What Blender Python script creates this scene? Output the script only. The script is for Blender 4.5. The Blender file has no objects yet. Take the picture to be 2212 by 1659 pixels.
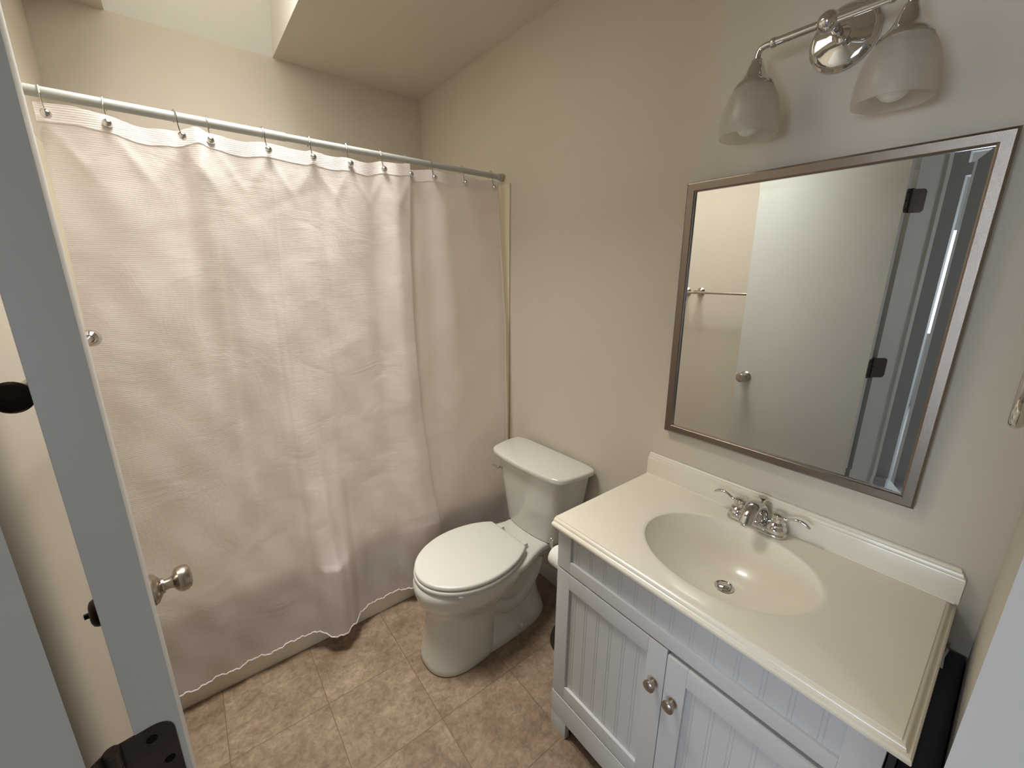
import bpy, bmesh, math, random
from mathutils import Vector, Matrix
random.seed(7)
PI = math.pi
R = math.radians
C = bpy.context.scene.collection
S = bpy.context.scene

# ------------------------------------------------------------------ camera
F_PX, YAW, PITCH, ROLL, CAM_H = 888.34, 0.6688, 0.25816, 0.00755, 1.536
def make_camera():
    f = Vector((math.sin(YAW)*math.cos(PITCH), math.cos(YAW)*math.cos(PITCH), -math.sin(PITCH)))
    r = Vector((math.cos(YAW), -math.sin(YAW), 0)); u = r.cross(f)
    c, s = math.cos(ROLL), math.sin(ROLL)
    r2 = c*r + s*u; u2 = -s*r + c*u
    cd = bpy.data.cameras.new('camera'); cd.sensor_fit = 'HORIZONTAL'; cd.sensor_width = 36.0
    cd.lens = F_PX*36.0/2212.0; cd.clip_start = 0.02; cd.clip_end = 100
    o = bpy.data.objects.new('camera', cd); C.objects.link(o)
    o.matrix_world = Matrix(((r2.x, u2.x, -f.x, 0), (r2.y, u2.y, -f.y, 0), (r2.z, u2.z, -f.z, CAM_H), (0, 0, 0, 1)))
    S.camera = o
make_camera()

# ------------------------------------------------------------------ exposure, world, daylight
S.view_settings.view_transform = 'Standard'
S.view_settings.look = 'None'
S.view_settings.gamma = 1.0
S.view_settings.use_curve_mapping = False
S.view_settings.exposure = -0.13

W = bpy.data.worlds.new('sky'); S.world = W; W.use_nodes = True
wn = W.node_tree.nodes; wl = W.node_tree.links
wn['Background'].inputs['Color'].default_value = (0.74, 0.84, 1.0, 1)
wn['Background'].inputs['Strength'].default_value = 2.2

HY0_L = -2.2
def area_light(name, loc, rot, sx, sy, power, col, spread=180):
    d = bpy.data.lights.new(name, 'AREA'); d.shape = 'RECTANGLE'; d.size = sx; d.size_y = sy
    d.energy = power; d.color = col; d.spread = R(spread)
    o = bpy.data.objects.new(name, d); C.objects.link(o); o.location = loc; o.rotation_euler = rot
    return o
# daylight falling through the skylight above the tub, and the bedroom window; the south hall lamp is added fill
WELL = (-0.068, 0.52, 1.00, 2.535)
WELL_TOP, WELL_LEAN = 3.15, 0.45     # the far side of the shaft leans back towards the room
area_light('skylight_daylight', (0.226, 1.41, 3.12), (0, 0, 0), 0.56, 0.77, 30, (1.0, 0.965, 0.90), 110)
area_light('bedroom_window_daylight', (-3.46, 0.05, 1.29), (0, R(-90), 0), 1.0, 1.3, 58, (0.75, 0.86, 1.0))
area_light('hall_fill_light', (-0.45, HY0_L+.03, 1.45), (R(90), 0, 0), 1.0, 1.2, 5.6, (1.0, 0.975, 0.95))  # added fill from behind the camera, brightens door edge and jambs

# ------------------------------------------------------------------ helpers
def tag(o, label=None, cat=None, group=None, kind=None):
    if label: o['label'] = label
    if cat: o['category'] = cat
    if group: o['group'] = group
    if kind: o['kind'] = kind
    return o
def thing(name, label, cat, loc=(0, 0, 0), rotz=0, group=None):
    o = bpy.data.objects.new(name, None); C.objects.link(o)
    o.empty_display_size = 0.05
    o.location = loc; o.rotation_euler = (0, 0, rotz)
    return tag(o, label, cat, group)
def obj(name, bm, mats, parent=None, smooth=35, loc=None, rot=None):
    me = bpy.data.meshes.new(name)
    bmesh.ops.recalc_face_normals(bm, faces=bm.faces)
    bm.to_mesh(me); bm.free()
    if not isinstance(mats, (list, tuple)): mats = [mats]
    for m in mats: me.materials.append(m)
    if smooth:
        for p in me.polygons: p.use_smooth = True
        me.set_sharp_from_angle(angle=R(smooth))
    o = bpy.data.objects.new(name, me); C.objects.link(o)
    if parent: o.parent = parent
    if loc: o.location = loc
    if rot: o.rotation_euler = rot
    return o
def struct(name, bm, m, parent=None, smooth=35):
    o = obj(name, bm, m, parent, smooth)
    if not parent: o['kind'] = 'structure'
    return o
def NB(): return bmesh.new()
def box(bm, x0, x1, y0, y1, z0, z1, bev=0, mi=0, seg=2):
    vs = [bm.verts.new(p) for p in ((x0,y0,z0),(x1,y0,z0),(x1,y1,z0),(x0,y1,z0),(x0,y0,z1),(x1,y0,z1),(x1,y1,z1),(x0,y1,z1))]
    fs = [bm.faces.new([vs[i] for i in q]) for q in ((0,3,2,1),(4,5,6,7),(0,1,5,4),(1,2,6,5),(2,3,7,6),(3,0,4,7))]
    for f in fs: f.material_index = mi
    if bev:
        es = list({e for f in fs for e in f.edges})
        bmesh.ops.bevel(bm, geom=es, offset=bev, segments=seg, profile=0.7, affect='EDGES', clamp_overlap=True)
def prism(bm, poly, z0, z1, mi=0):
    a = [bm.verts.new((p[0], p[1], z0)) for p in poly]; b = [bm.verts.new((p[0], p[1], z1)) for p in poly]
    n = len(poly)
    fs = [bm.faces.new(a[::-1]), bm.faces.new(b)]
    for i in range(n): fs.append(bm.faces.new((a[i], a[(i+1) % n], b[(i+1) % n], b[i])))
    for f in fs: f.material_index = mi
def loft(bm, rings, cap0=True, cap1=True, closed=True, mi=0):
    vr = [[bm.verts.new(p) for p in r] for r in rings]
    n = len(vr[0])
    for a, b in zip(vr, vr[1:]):
        for i in range(n if closed else n-1):
            f = bm.faces.new((a[i], a[(i+1) % n], b[(i+1) % n], b[i])); f.material_index = mi
    if cap0: bm.faces.new(vr[0][::-1]).material_index = mi
    if cap1: bm.faces.new(vr[-1]).material_index = mi
    return vr
def frame_of(d):
    d = Vector(d).normalized()
    a = Vector((0, 0, 1)) if abs(d.z) < 0.9 else Vector((1, 0, 0))
    u = d.cross(a).normalized(); v = d.cross(u).normalized()
    return u, v, d
def lathe(bm, prof, org=(0, 0, 0), axis=(0, 0, 1), seg=32, mi=0, sx=1.0, caps=True):
    u, v, d = frame_of(axis); o = Vector(org)
    rings = []
    for r, h in prof:
        r = max(r, 1e-5)
        rings.append([o + d*h + u*(r*math.cos(2*PI*i/seg)*sx) + v*(r*math.sin(2*PI*i/seg)) for i in range(seg)])
    loft(bm, rings, caps, caps, True, mi)
def tube(bm, pts, rad, seg=14, mi=0, caps=True, flat=1.0):
    pts = [Vector(p) for p in pts]; n = len(pts)
    rad = rad if isinstance(rad, (list, tuple)) else [rad]*n
    ts = []
    for i in range(n):
        a = pts[max(0, i-1)]; b = pts[min(n-1, i+1)]
        ts.append((b-a).normalized())
    u, v, _ = frame_of(ts[0]); rings = []
    for i in range(n):
        t = ts[i]
        u = (u - t*u.dot(t)).normalized(); v = t.cross(u)
        rings.append([pts[i] + (u*math.cos(2*PI*k/seg) + v*(math.sin(2*PI*k/seg)*flat))*rad[i] for k in range(seg)])
    loft(bm, rings, caps, caps, True, mi)
def sphere(bm, c, r, seg=20, rings=12, sc=(1, 1, 1)):
    m = Matrix.Translation(c) @ Matrix.Diagonal((sc[0], sc[1], sc[2], 1))
    bmesh.ops.create_uvsphere(bm, u_segments=seg, v_segments=rings, radius=r, matrix=m)
def spline(pts, n):
    pts = [Vector(p) for p in pts]; out = []
    P = [2*pts[0]-pts[1]] + pts + [2*pts[-1]-pts[-2]]
    for k in range(len(pts)-1):
        p0, p1, p2, p3 = P[k:k+4]
        for j in range(n):
            t = j/n
            out.append(0.5*((2*p1)+(p2-p0)*t+(2*p0-5*p1+4*p2-p3)*t*t+(3*p1-p0-3*p2+p3)*t**3))
    out.append(pts[-1]); return out
def interp(tab, x):
    if x <= tab[0][0]: return tab[0][1]
    for (a, b), (c, d) in zip(tab, tab[1:]):
        if x <= c:
            t = (x-a)/(c-a); t = t*t*(3-2*t); return b+(d-b)*t
    return tab[-1][1]
def copy_tree(o, parent=None):
    c = o.copy(); C.objects.link(c); c.parent = parent
    for ch in list(o.children): copy_tree(ch, c)
    return c

# ------------------------------------------------------------------ materials
def mat(name, col, rough=0.5, metal=0.0, spec=0.5, noise=0.0, nscale=8.0, bump=0.0, bscale=60.0, coat=0.0, aniso=None):
    m = bpy.data.materials.new(name); m.use_nodes = True
    nt = m.node_tree; N = nt.nodes; L = nt.links; b = N['Principled BSDF']
    b.inputs['Base Color'].default_value = (*col, 1); b.inputs['Roughness'].default_value = rough
    b.inputs['Metallic'].default_value = metal; b.inputs['Specular IOR Level'].default_value = spec
    if coat: b.inputs['Coat Weight'].default_value = coat; b.inputs['Coat Roughness'].default_value = 0.08
    tc = N.new('ShaderNodeTexCoord')
    mp = N.new('ShaderNodeMapping'); L.new(tc.outputs['Object'], mp.inputs['Vector'])
    if aniso: mp.inputs['Scale'].default_value = aniso
    if noise:
        n = N.new('ShaderNodeTexNoise'); n.inputs['Scale'].default_value = nscale; n.inputs['Detail'].default_value = 4
        L.new(mp.outputs['Vector'], n.inputs['Vector'])
        r = N.new('ShaderNodeValToRGB')
        r.color_ramp.elements[0].position = 0.3; r.color_ramp.elements[1].position = 0.7
        r.color_ramp.elements[0].color = (*[c*(1-noise) for c in col], 1)
        r.color_ramp.elements[1].color = (*[min(1, c*(1+noise)) for c in col], 1)
        L.new(n.outputs['Fac'], r.inputs['Fac']); L.new(r.outputs['Color'], b.inputs['Base Color'])
    if bump:
        n2 = N.new('ShaderNodeTexNoise'); n2.inputs['Scale'].default_value = bscale; n2.inputs['Detail'].default_value = 3
        L.new(mp.outputs['Vector'], n2.inputs['Vector'])
        bp = N.new('ShaderNodeBump'); bp.inputs['Strength'].default_value = bump; bp.inputs['Distance'].default_value = 0.002
        L.new(n2.outputs['Fac'], bp.inputs['Height']); L.new(bp.outputs['Normal'], b.inputs['Normal'])
    return m
M = {}
M['wall'] = mat('beige_wall_paint', (0.66, 0.603, 0.512), 0.75, noise=0.015, nscale=3, bump=0.12, bscale=180)
M['ceiling'] = mat('beige_ceiling_paint', (0.65, 0.598, 0.522), 0.85, noise=0.015, nscale=3, bump=0.1, bscale=160)
M['well'] = mat('white_shaft_paint', (0.78, 0.76, 0.70), 0.8, noise=0.02, nscale=2, bump=0.1, bscale=120)
M['trim'] = mat('white_trim_paint', (0.66, 0.675, 0.67), 0.4, noise=0.02, nscale=5, bump=0.08, bscale=90)
M['door'] = mat('white_door_paint', (0.62, 0.62, 0.59), 0.45, noise=0.02, nscale=4, bump=0.08, bscale=110)
M['hall'] = mat('hall_wall_paint', (0.56, 0.56, 0.54), 0.8, noise=0.02, nscale=3, bump=0.1, bscale=120)
M['carpet'] = mat('hall_carpet', (0.45, 0.44, 0.43), 0.95, noise=0.15, nscale=120, bump=0.6, bscale=300)
M['cabinet'] = mat('white_cabinet_paint', (0.62, 0.625, 0.635), 0.42, noise=0.015, nscale=5, bump=0.06, bscale=80)
M['marble'] = mat('cream_cultured_marble', (0.84, 0.785, 0.67), 0.28, noise=0.012, nscale=3, coat=0.3)
M['china'] = mat('white_vitreous_china', (0.66, 0.645, 0.585), 0.12, noise=0.008, nscale=3, coat=0.4)
M['seat'] = mat('white_seat_plastic', (0.66, 0.645, 0.59), 0.3, noise=0.008, nscale=3)
M['chrome'] = mat('polished_chrome', (0.66, 0.65, 0.64), 0.06, 1.0, noise=0.01, nscale=4)
M['nickel'] = mat('brushed_nickel', (0.46, 0.40, 0.335), 0.26, 1.0, noise=0.06, nscale=60)
M['frame'] = mat('brushed_frame_metal', (0.25, 0.21, 0.178), 0.17, 1.0, noise=0.08, nscale=40, aniso=(1, 30, 30), bump=0.15, bscale=40)
M['bronze'] = mat('dark_bronze', (0.095, 0.072, 0.062), 0.42, 0.75, noise=0.15, nscale=30)
M['mirror'] = mat('mirror_silver', (0.86, 0.88, 0.86), 0.0, 1.0, noise=0.003, nscale=2)
M['rod'] = mat('white_rod_enamel', (0.46, 0.47, 0.44), 0.35, noise=0.02, nscale=10)
M['rubber'] = mat('grey_rubber', (0.42, 0.40, 0.35), 0.7, noise=0.05, nscale=20)
M['black'] = mat('black_rubber', (0.03, 0.026, 0.022), 0.5, noise=0.1, nscale=20)
M['hole'] = mat('dark_screw_recess', (0.008, 0.007, 0.006), 0.9, spec=0.1, noise=0.1)
M['navy'] = mat('dark_navy_plastic', (0.013, 0.017, 0.048), 0.4, noise=0.1, nscale=20)
M['paper'] = mat('white_tissue', (0.82, 0.80, 0.74), 0.95, noise=0.02, nscale=40, bump=0.4, bscale=200)
M['tub'] = mat('cream_tub_enamel', (0.76, 0.70, 0.58), 0.2, noise=0.01, nscale=3, coat=0.3)
M['surround'] = mat('cream_surround_panel', (0.72, 0.65, 0.50), 0.35, noise=0.02, nscale=3)
M['bulb'] = mat('frosted_bulb', (0.78, 0.77, 0.72), 0.35, noise=0.01, nscale=4)
M['wood'] = mat('plunger_wood', (0.30, 0.18, 0.09), 0.5, noise=0.2, nscale=12, aniso=(8, 8, 1))

def floor_mat():
    m = bpy.data.materials.new('beige_stone_tile'); m.use_nodes = True
    nt = m.node_tree; N = nt.nodes; L = nt.links; b = N['Principled BSDF']
    g = N.new('ShaderNodeNewGeometry'); sep = N.new('ShaderNodeSeparateXYZ'); L.new(g.outputs['Position'], sep.inputs[0])
    T = 0.3048
    def line(sock, off, w):
        a = N.new('ShaderNodeMath'); a.operation = 'ADD'; a.inputs[1].default_value = -off + T*20; L.new(sock, a.inputs[0])
        d = N.new('ShaderNodeMath'); d.operation = 'DIVIDE'; d.inputs[1].default_value = T; L.new(a.outputs[0], d.inputs[0])
        p = N.new('ShaderNodeMath'); p.operation = 'PINGPONG'; p.inputs[1].default_value = 0.5; L.new(d.outputs[0], p.inputs[0])
        c = N.new('ShaderNodeMath'); c.operation = 'LESS_THAN'; c.inputs[1].default_value = w/T; L.new(p.outputs[0], c.inputs[0])
        fl = N.new('ShaderNodeMath'); fl.operation = 'FLOOR'; L.new(d.outputs[0], fl.inputs[0])
        return c.outputs[0], fl.outputs[0]
    lx, ix = line(sep.outputs['X'], 0.1996, 0.0013); ly, iy = line(sep.outputs['Y'], 1.3298, 0.0013)
    mx = N.new('ShaderNodeMath'); mx.operation = 'MAXIMUM'; L.new(lx, mx.inputs[0]); L.new(ly, mx.inputs[1])
    cmb = N.new('ShaderNodeCombineXYZ'); L.new(ix, cmb.inputs[0]); L.new(iy, cmb.inputs[1])
    wn_ = N.new('ShaderNodeTexWhiteNoise'); L.new(cmb.outputs[0], wn_.inputs['Vector'])
    sc = N.new('ShaderNodeVectorMath'); sc.operation = 'SCALE'; sc.inputs['Scale'].default_value = 7.0; L.new(wn_.outputs['Color'], sc.inputs[0])
    av = N.new('ShaderNodeVectorMath'); av.operation = 'ADD'; L.new(g.outputs['Position'], av.inputs[0]); L.new(sc.outputs[0], av.inputs[1])
    n1 = N.new('ShaderNodeTexNoise'); n1.inputs['Scale'].default_value = 9; n1.inputs['Detail'].default_value = 8; n1.inputs['Roughness'].default_value = 0.62; L.new(av.outputs[0], n1.inputs['Vector'])
    n2 = N.new('ShaderNodeTexNoise'); n2.inputs['Scale'].default_value = 45; n2.inputs['Detail'].default_value = 5; n2.inputs['Roughness'].default_value = 0.7; n2.inputs['Distortion'].default_value = 0.6; L.new(av.outputs[0], n2.inputs['Vector'])
    r1 = N.new('ShaderNodeValToRGB'); e = r1.color_ramp.elements
    e[0].position = 0.30; e[0].color = (0.20, 0.138, 0.090, 1); e[1].position = 0.70; e[1].color = (0.345, 0.262, 0.184, 1)
    L.new(n1.outputs['Fac'], r1.inputs['Fac'])
    r2 = N.new('ShaderNodeValToRGB'); e = r2.color_ramp.elements
    e[0].position = 0.34; e[0].color = (0.62, 0.60, 0.58, 1); e[1].position = 0.66; e[1].color = (1.25, 1.25, 1.25, 1)
    L.new(n2.outputs['Fac'], r2.inputs['Fac'])
    mm = N.new('ShaderNodeMix'); mm.data_type = 'RGBA'; mm.blend_type = 'MULTIPLY'; mm.inputs['Factor'].default_value = 0.8
    L.new(r1.outputs['Color'], mm.inputs['A']); L.new(r2.outputs['Color'], mm.inputs['B'])
    gm = N.new('ShaderNodeMix'); gm.data_type = 'RGBA'; gm.inputs['B'].default_value = (0.16, 0.105, 0.065, 1)
    L.new(mx.outputs[0], gm.inputs['Factor']); L.new(mm.outputs['Result'], gm.inputs['A'])
    L.new(gm.outputs['Result'], b.inputs['Base Color'])
    b.inputs['Roughness'].default_value = 0.42; b.inputs['Specular IOR Level'].default_value = 0.35
    inv = N.new('ShaderNodeMath'); inv.operation = 'SUBTRACT'; L.new(n2.outputs['Fac'], inv.inputs[0]); L.new(mx.outputs[0], inv.inputs[1])
    bp = N.new('ShaderNodeBump'); bp.inputs['Strength'].default_value = 0.35; bp.inputs['Distance'].default_value = 0.002
    L.new(inv.outputs[0], bp.inputs['Height']); L.new(bp.outputs['Normal'], b.inputs['Normal'])
    return m
M['tile'] = floor_mat()

def curtain_mat(name, translucency, rib=0.20):
    m = bpy.data.materials.new(name); m.use_nodes = True
    nt = m.node_tree; N = nt.nodes; L = nt.links; N.remove(N['Principled BSDF']); out = N['Material Output']
    d = N.new('ShaderNodeBsdfDiffuse'); t = N.new('ShaderNodeBsdfTranslucent'); mx = N.new('ShaderNodeMixShader')
    d.inputs['Color'].default_value = (0.86, 0.80, 0.77, 1); t.inputs['Color'].default_value = (0.84, 0.79, 0.765, 1)
    mx.inputs['Fac'].default_value = translucency
    tc = N.new('ShaderNodeTexCoord')
    w = N.new('ShaderNodeTexWave'); w.wave_type = 'BANDS'; w.bands_direction = 'Z'; w.inputs['Scale'].default_value = 56; w.inputs['Distortion'].default_value = 0.6; w.inputs['Detail'].default_value = 1
    L.new(tc.outputs['Object'], w.inputs['Vector'])
    w2 = N.new('ShaderNodeTexWave'); w2.wave_type = 'BANDS'; w2.bands_direction = 'X'; w2.inputs['Scale'].default_value = 60
    L.new(tc.outputs['Object'], w2.inputs['Vector'])
    n = N.new('ShaderNodeTexNoise'); n.inputs['Scale'].default_value = 5.5; n.inputs['Detail'].default_value = 4; n.inputs['Distortion'].default_value = 1.2
    L.new(tc.outputs['Object'], n.inputs['Vector'])
    b1 = N.new('ShaderNodeBump'); b1.inputs['Strength'].default_value = 0.3; b1.inputs['Distance'].default_value = 0.02
    L.new(n.outputs['Fac'], b1.inputs['Height'])
    a = N.new('ShaderNodeMath'); a.operation = 'MULTIPLY_ADD'; a.inputs[1].default_value = 0.12; L.new(w2.outputs['Fac'], a.inputs[0]); L.new(w.outputs['Fac'], a.inputs[2])
    b2 = N.new('ShaderNodeBump'); b2.inputs['Strength'].default_value = rib; b2.inputs['Distance'].default_value = 0.001
    L.new(a.outputs[0], b2.inputs['Height']); L.new(b1.outputs['Normal'], b2.inputs['Normal'])
    L.new(b2.outputs['Normal'], d.inputs['Normal']); L.new(b2.outputs['Normal'], t.inputs['Normal'])
    L.new(d.outputs[0], mx.inputs[1]); L.new(t.outputs[0], mx.inputs[2]); L.new(mx.outputs[0], out.inputs['Surface'])
    return m
M['curtain'] = curtain_mat('white_waffle_cloth', 0.42)
M['hem'] = curtain_mat('white_hem_cloth', 0.10, 0.25)

def shade_mat():
    m = bpy.data.materials.new('frosted_glass'); m.use_nodes = True
    nt = m.node_tree; N = nt.nodes; L = nt.links; N.remove(N['Principled BSDF']); out = N['Material Output']
    d = N.new('ShaderNodeBsdfDiffuse'); t = N.new('ShaderNodeBsdfTranslucent'); tr = N.new('ShaderNodeBsdfTransparent'); gl = N.new('ShaderNodeBsdfGlossy')
    n = N.new('ShaderNodeTexNoise'); n.inputs['Scale'].default_value = 9; n.inputs['Detail'].default_value = 2
    r = N.new('ShaderNodeValToRGB'); r.color_ramp.elements[0].color = (0.80, 0.77, 0.72, 1); r.color_ramp.elements[1].color = (0.90, 0.87, 0.82, 1)
    L.new(n.outputs['Fac'], r.inputs['Fac'])
    L.new(r.outputs['Color'], d.inputs['Color']); L.new(r.outputs['Color'], t.inputs['Color'])
    tr.inputs['Color'].default_value = (0.93, 0.91, 0.88, 1); gl.inputs['Roughness'].default_value = 0.3
    m1 = N.new('ShaderNodeMixShader'); m1.inputs['Fac'].default_value = 0.55; L.new(d.outputs[0], m1.inputs[1]); L.new(t.outputs[0], m1.inputs[2])
    m2 = N.new('ShaderNodeMixShader'); m2.inputs['Fac'].default_value = 0.6; L.new(m1.outputs[0], m2.inputs[1]); L.new(tr.outputs[0], m2.inputs[2])
    m3 = N.new('ShaderNodeMixShader'); m3.inputs['Fac'].default_value = 0.05; L.new(m2.outputs[0], m3.inputs[1]); L.new(gl.outputs[0], m3.inputs[2])
    L.new(m3.outputs[0], out.inputs['Surface']); return m
M['shade'] = shade_mat()
def glass_mat():
    m = bpy.data.materials.new('clear_pane'); m.use_nodes = True
    nt = m.node_tree; N = nt.nodes; L = nt.links; N.remove(N['Principled BSDF']); out = N['Material Output']
    tr = N.new('ShaderNodeBsdfTransparent'); gl = N.new('ShaderNodeBsdfGlossy'); gl.inputs['Roughness'].default_value = 0.02
    fr = N.new('ShaderNodeFresnel'); fr.inputs['IOR'].default_value = 1.45
    n = N.new('ShaderNodeTexNoise'); n.inputs['Scale'].default_value = 3
    r = N.new('ShaderNodeValToRGB'); r.color_ramp.elements[0].color = (0.95, 0.97, 0.97, 1); r.color_ramp.elements[1].color = (0.98, 0.99, 0.99, 1)
    L.new(n.outputs['Fac'], r.inputs['Fac']); L.new(r.outputs['Color'], tr.inputs['Color'])
    mx = N.new('ShaderNodeMixShader'); L.new(fr.outputs[0], mx.inputs['Fac']); L.new(tr.outputs[0], mx.inputs[1]); L.new(gl.outputs[0], mx.inputs[2])
    L.new(mx.outputs[0], out.inputs['Surface']); return m
M['glass'] = glass_mat()

# ------------------------------------------------------------------ room shell
XL, XM, YT, YD, ZC = -0.292, 1.29, 2.535, -0.06, 2.54
HX0, HX1, HY0, HY1 = -3.5, 1.39, -2.2, 2.635
ANG = R(46); DW = 0.665
J0 = Vector((-0.146, 0.447)); DU = Vector((math.cos(ANG), -math.sin(ANG))); DV = Vector((-math.sin(ANG), -math.cos(ANG)))
def uv(u, v): p = J0 + DU*u + DV*v; return (p.x, p.y)
def uvbox(bm, u0, u1, v0, v1, z0, z1): prism(bm, [uv(u0, v0), uv(u1, v0), uv(u1, v1), uv(u0, v1)], z0, z1)
WT = 0.10
b = NB(); box(b, XL-.1, XM+.1, -0.7, YT+.1, -0.05, 0.0); struct('floor', b, M['tile'])
b = NB(); box(b, HX0-.1, XL-.1, HY0-.1, HY1+.1, -0.05, -0.001); box(b, XL-.1, HX1+.1, HY0-.1, -0.7, -0.05, -0.001); struct('floor_hall', b, M['carpet'])
b = NB(); box(b, XM, XM+.1, YD-.1, YT+.1, 0, ZC); struct('wall_right', b, M['wall'])
b = NB(); box(b, XL-.1, XM, YT, YT+.1, 0, ZC); struct('wall_back', b, M['wall'])
b = NB(); box(b, XL-.1, XL, 0.64, YT, 0, ZC); struct('wall_left', b, M['wall'])
b = NB(); box(b, 0.345, XM, YD-.1, YD, 0, ZC); struct('wall_front', b, M['wall'])
b = NB()
uvbox(b, -0.27, -0.02, 0, WT, 0, ZC); uvbox(b, DW+.02, DW+.045, 0, WT, 0, ZC); uvbox(b, -0.02, DW+.02, 0, WT, 2.06, ZC)
struct('wall_entry', b, M['wall'])
# hall beyond the doorway
b = NB()
HW = (-0.60, 0.70, 0.77, 1.80)     # hall window y0 y1 z0 z1
box(b, HX0-.1, HX0, HY0-.1, HW[0], 0, ZC); box(b, HX0-.1, HX0, HW[1], HY1+.1, 0, ZC)
box(b, HX0-.1, HX0, HW[0], HW[1], 0, HW[2]); box(b, HX0-.1, HX0, HW[0], HW[1], HW[3], ZC)
struct('wall_hall_west', b, M['hall'])
b = NB(); box(b, -1.4, -1.3, .445, HY1, 0, ZC); box(b, -1.4, -1.3, -.42, .445, 2.03, ZC); box(b, -1.4, -1.3, HY0, -.42, 0, ZC); struct('wall_hall_bedroom', b, M['hall'])
b = NB(); box(b, HX0, -.97, HY0-.1, HY0, 0, ZC); box(b, .07, HX1, HY0-.1, HY0, 0, ZC); box(b, -.97, .07, HY0-.1, HY0, 0, .83); box(b, -.97, .07, HY0-.1, HY0, 2.07, ZC); struct('wall_hall_south', b, M['hall'])
b = NB(); box(b, HX0, XL-.1, HY1, HY1+.1, 0, ZC); struct('wall_hall_north', b, M['hall'])
b = NB(); box(b, HX1, HX1+.1, HY0, YD-.1, 0, ZC); struct('wall_hall_east', b, M['hall'])
# ceiling with the white skylight shaft
b = NB(); x0, x1, y0, y1 = WELL; e = .05; zt = WELL_TOP; yb = 1.95; zk = 2.76; yk = y1-WELL_LEAN*(zk-ZC)
box(b, HX0-.1, x0-e, HY0-.1, HY1+.1, ZC, ZC+.1); box(b, x1+e, HX1+.1, HY0-.1, HY1+.1, ZC, ZC+.1)
box(b, x0-e, x1+e, HY0-.1, y0-e, ZC, ZC+.1); box(b, x0-e, x1+e, y1+e, HY1+.1, ZC, ZC+.1)
def yz_prism(bm, x0, x1, poly):
    a = [bm.verts.new((x0, p[0], p[1])) for p in poly]; c = [bm.verts.new((x1, p[0], p[1])) for p in poly]; n = len(poly)
    fs = [bm.faces.new(a[::-1]), bm.faces.new(c)] + [bm.faces.new((a[i], a[(i+1) % n], c[(i+1) % n], c[i])) for i in range(n)]
    bm.normal_update()
    for f in fs: f.material_index = 0 if max(v.co.z for v in f.verts) < ZC+.001 else 1
side = [(y0-e, ZC), (y1+e, ZC), (y1+e, zt), (y0-e, zt)]
yz_prism(b, x0-e, x0, side); yz_prism(b, x1, x1+e, side)
yz_prism(b, x0, x1, [(y0-e, ZC), (y0, ZC), (y0, zt), (y0-e, zt)])
yz_prism(b, x0, x1, [(y1, ZC), (y1+e, ZC), (y1+e, zt), (yb, zt), (yk, zk)])
struct('ceiling', b, [M['ceiling'], M['well']])
def window(name, frames, pane):
    b = NB()
    for q in frames: box(b, *q, bev=0.002)
    f = struct(name, b, M['trim'])
    b = NB(); box(b, *pane); obj('pane', b, M['glass'], f)
    return f
window('window_1', [(x0-.05, x0+.02, y0-.05, yb+.05, zt, zt+.04), (x1-.02, x1+.05, y0-.05, yb+.05, zt, zt+.04), (x0+.02, x1-.02, y0-.05, y0+.02, zt, zt+.04), (x0+.02, x1-.02, yb-.02, yb+.6, zt, zt+.04)],
       (x0, x1, y0, yb, zt+.015, zt+.019))
wy0, wy1, wz0, wz1 = HW; zm = (wz0+wz1)/2
window('window_2', [(HX0-.06, HX0-.01, wy0, wy0+.035, wz0, wz1), (HX0-.06, HX0-.01, wy1-.035, wy1, wz0, wz1), (HX0-.06, HX0-.01, wy0+.035, wy1-.035, wz0, wz0+.035), (HX0-.06, HX0-.01, wy0+.035, wy1-.035, wz1-.035, wz1), (HX0-.055, HX0-.015, wy0+.035, wy1-.035, zm-.02, zm+.02)],
       (HX0-.04, HX0-.036, wy0+.02, wy1-.02, wz0+.02, wz1-.02))
yy = HY0-.05
window('fill_window', [(-.97, -.935, yy-.02, yy+.03, .83, 2.07), (.035, .07, yy-.02, yy+.03, .83, 2.07), (-.935, .035, yy-.02, yy+.03, .83, .865), (-.935, .035, yy-.02, yy+.03, 2.035, 2.07), (-.935, .035, yy-.015, yy+.025, 1.43, 1.47)], (-.95, .05, yy, yy+.004, .85, 2.05))  # unseen south window, added as an opening for the hall fill light
# jambs, stops and casings of the diagonal doorway
b = NB(); uvbox(b, -.02, 0, 0, WT, 0, 2.06); uvbox(b, 0, .011, .086, .100, 0, 2.049); uvbox(b, -.062, 0, -.015, 0, 0, 2.10); uvbox(b, -.062, -.006, WT, WT+.015, 0, 2.10); struct('trim_1', b, M['trim'])
b = NB(); uvbox(b, DW, DW+.036, -.015, 0, 0, 2.10); uvbox(b, DW, DW+.02, 0, WT, 0, 2.06); uvbox(b, DW-.011, DW, .086, .100, 0, 2.049); uvbox(b, DW+.006, DW+.062, WT, WT+.015, 0, 2.10); struct('trim_2', b, M['trim'])
b = NB(); uvbox(b, 0, DW, 0, WT, 2.04, 2.06); uvbox(b, 0.011, DW-.011, .086, .100, 2.029, 2.04); uvbox(b, 0, DW, -.015, 0, 2.04, 2.10); uvbox(b, -.006, DW+.006, WT, WT+.015, 2.046, 2.10); struct('trim_3', b, M['trim'])
b = NB(); box(b, XM-.012, XM, 0.78, 1.62, 0, .085, .003); struct('baseboard_right', b, M['trim'])
b = NB(); box(b, XL, XL+.012, 0.70, 1.62, 0, .085, .003); struct('baseboard_left', b, M['trim'])

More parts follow.
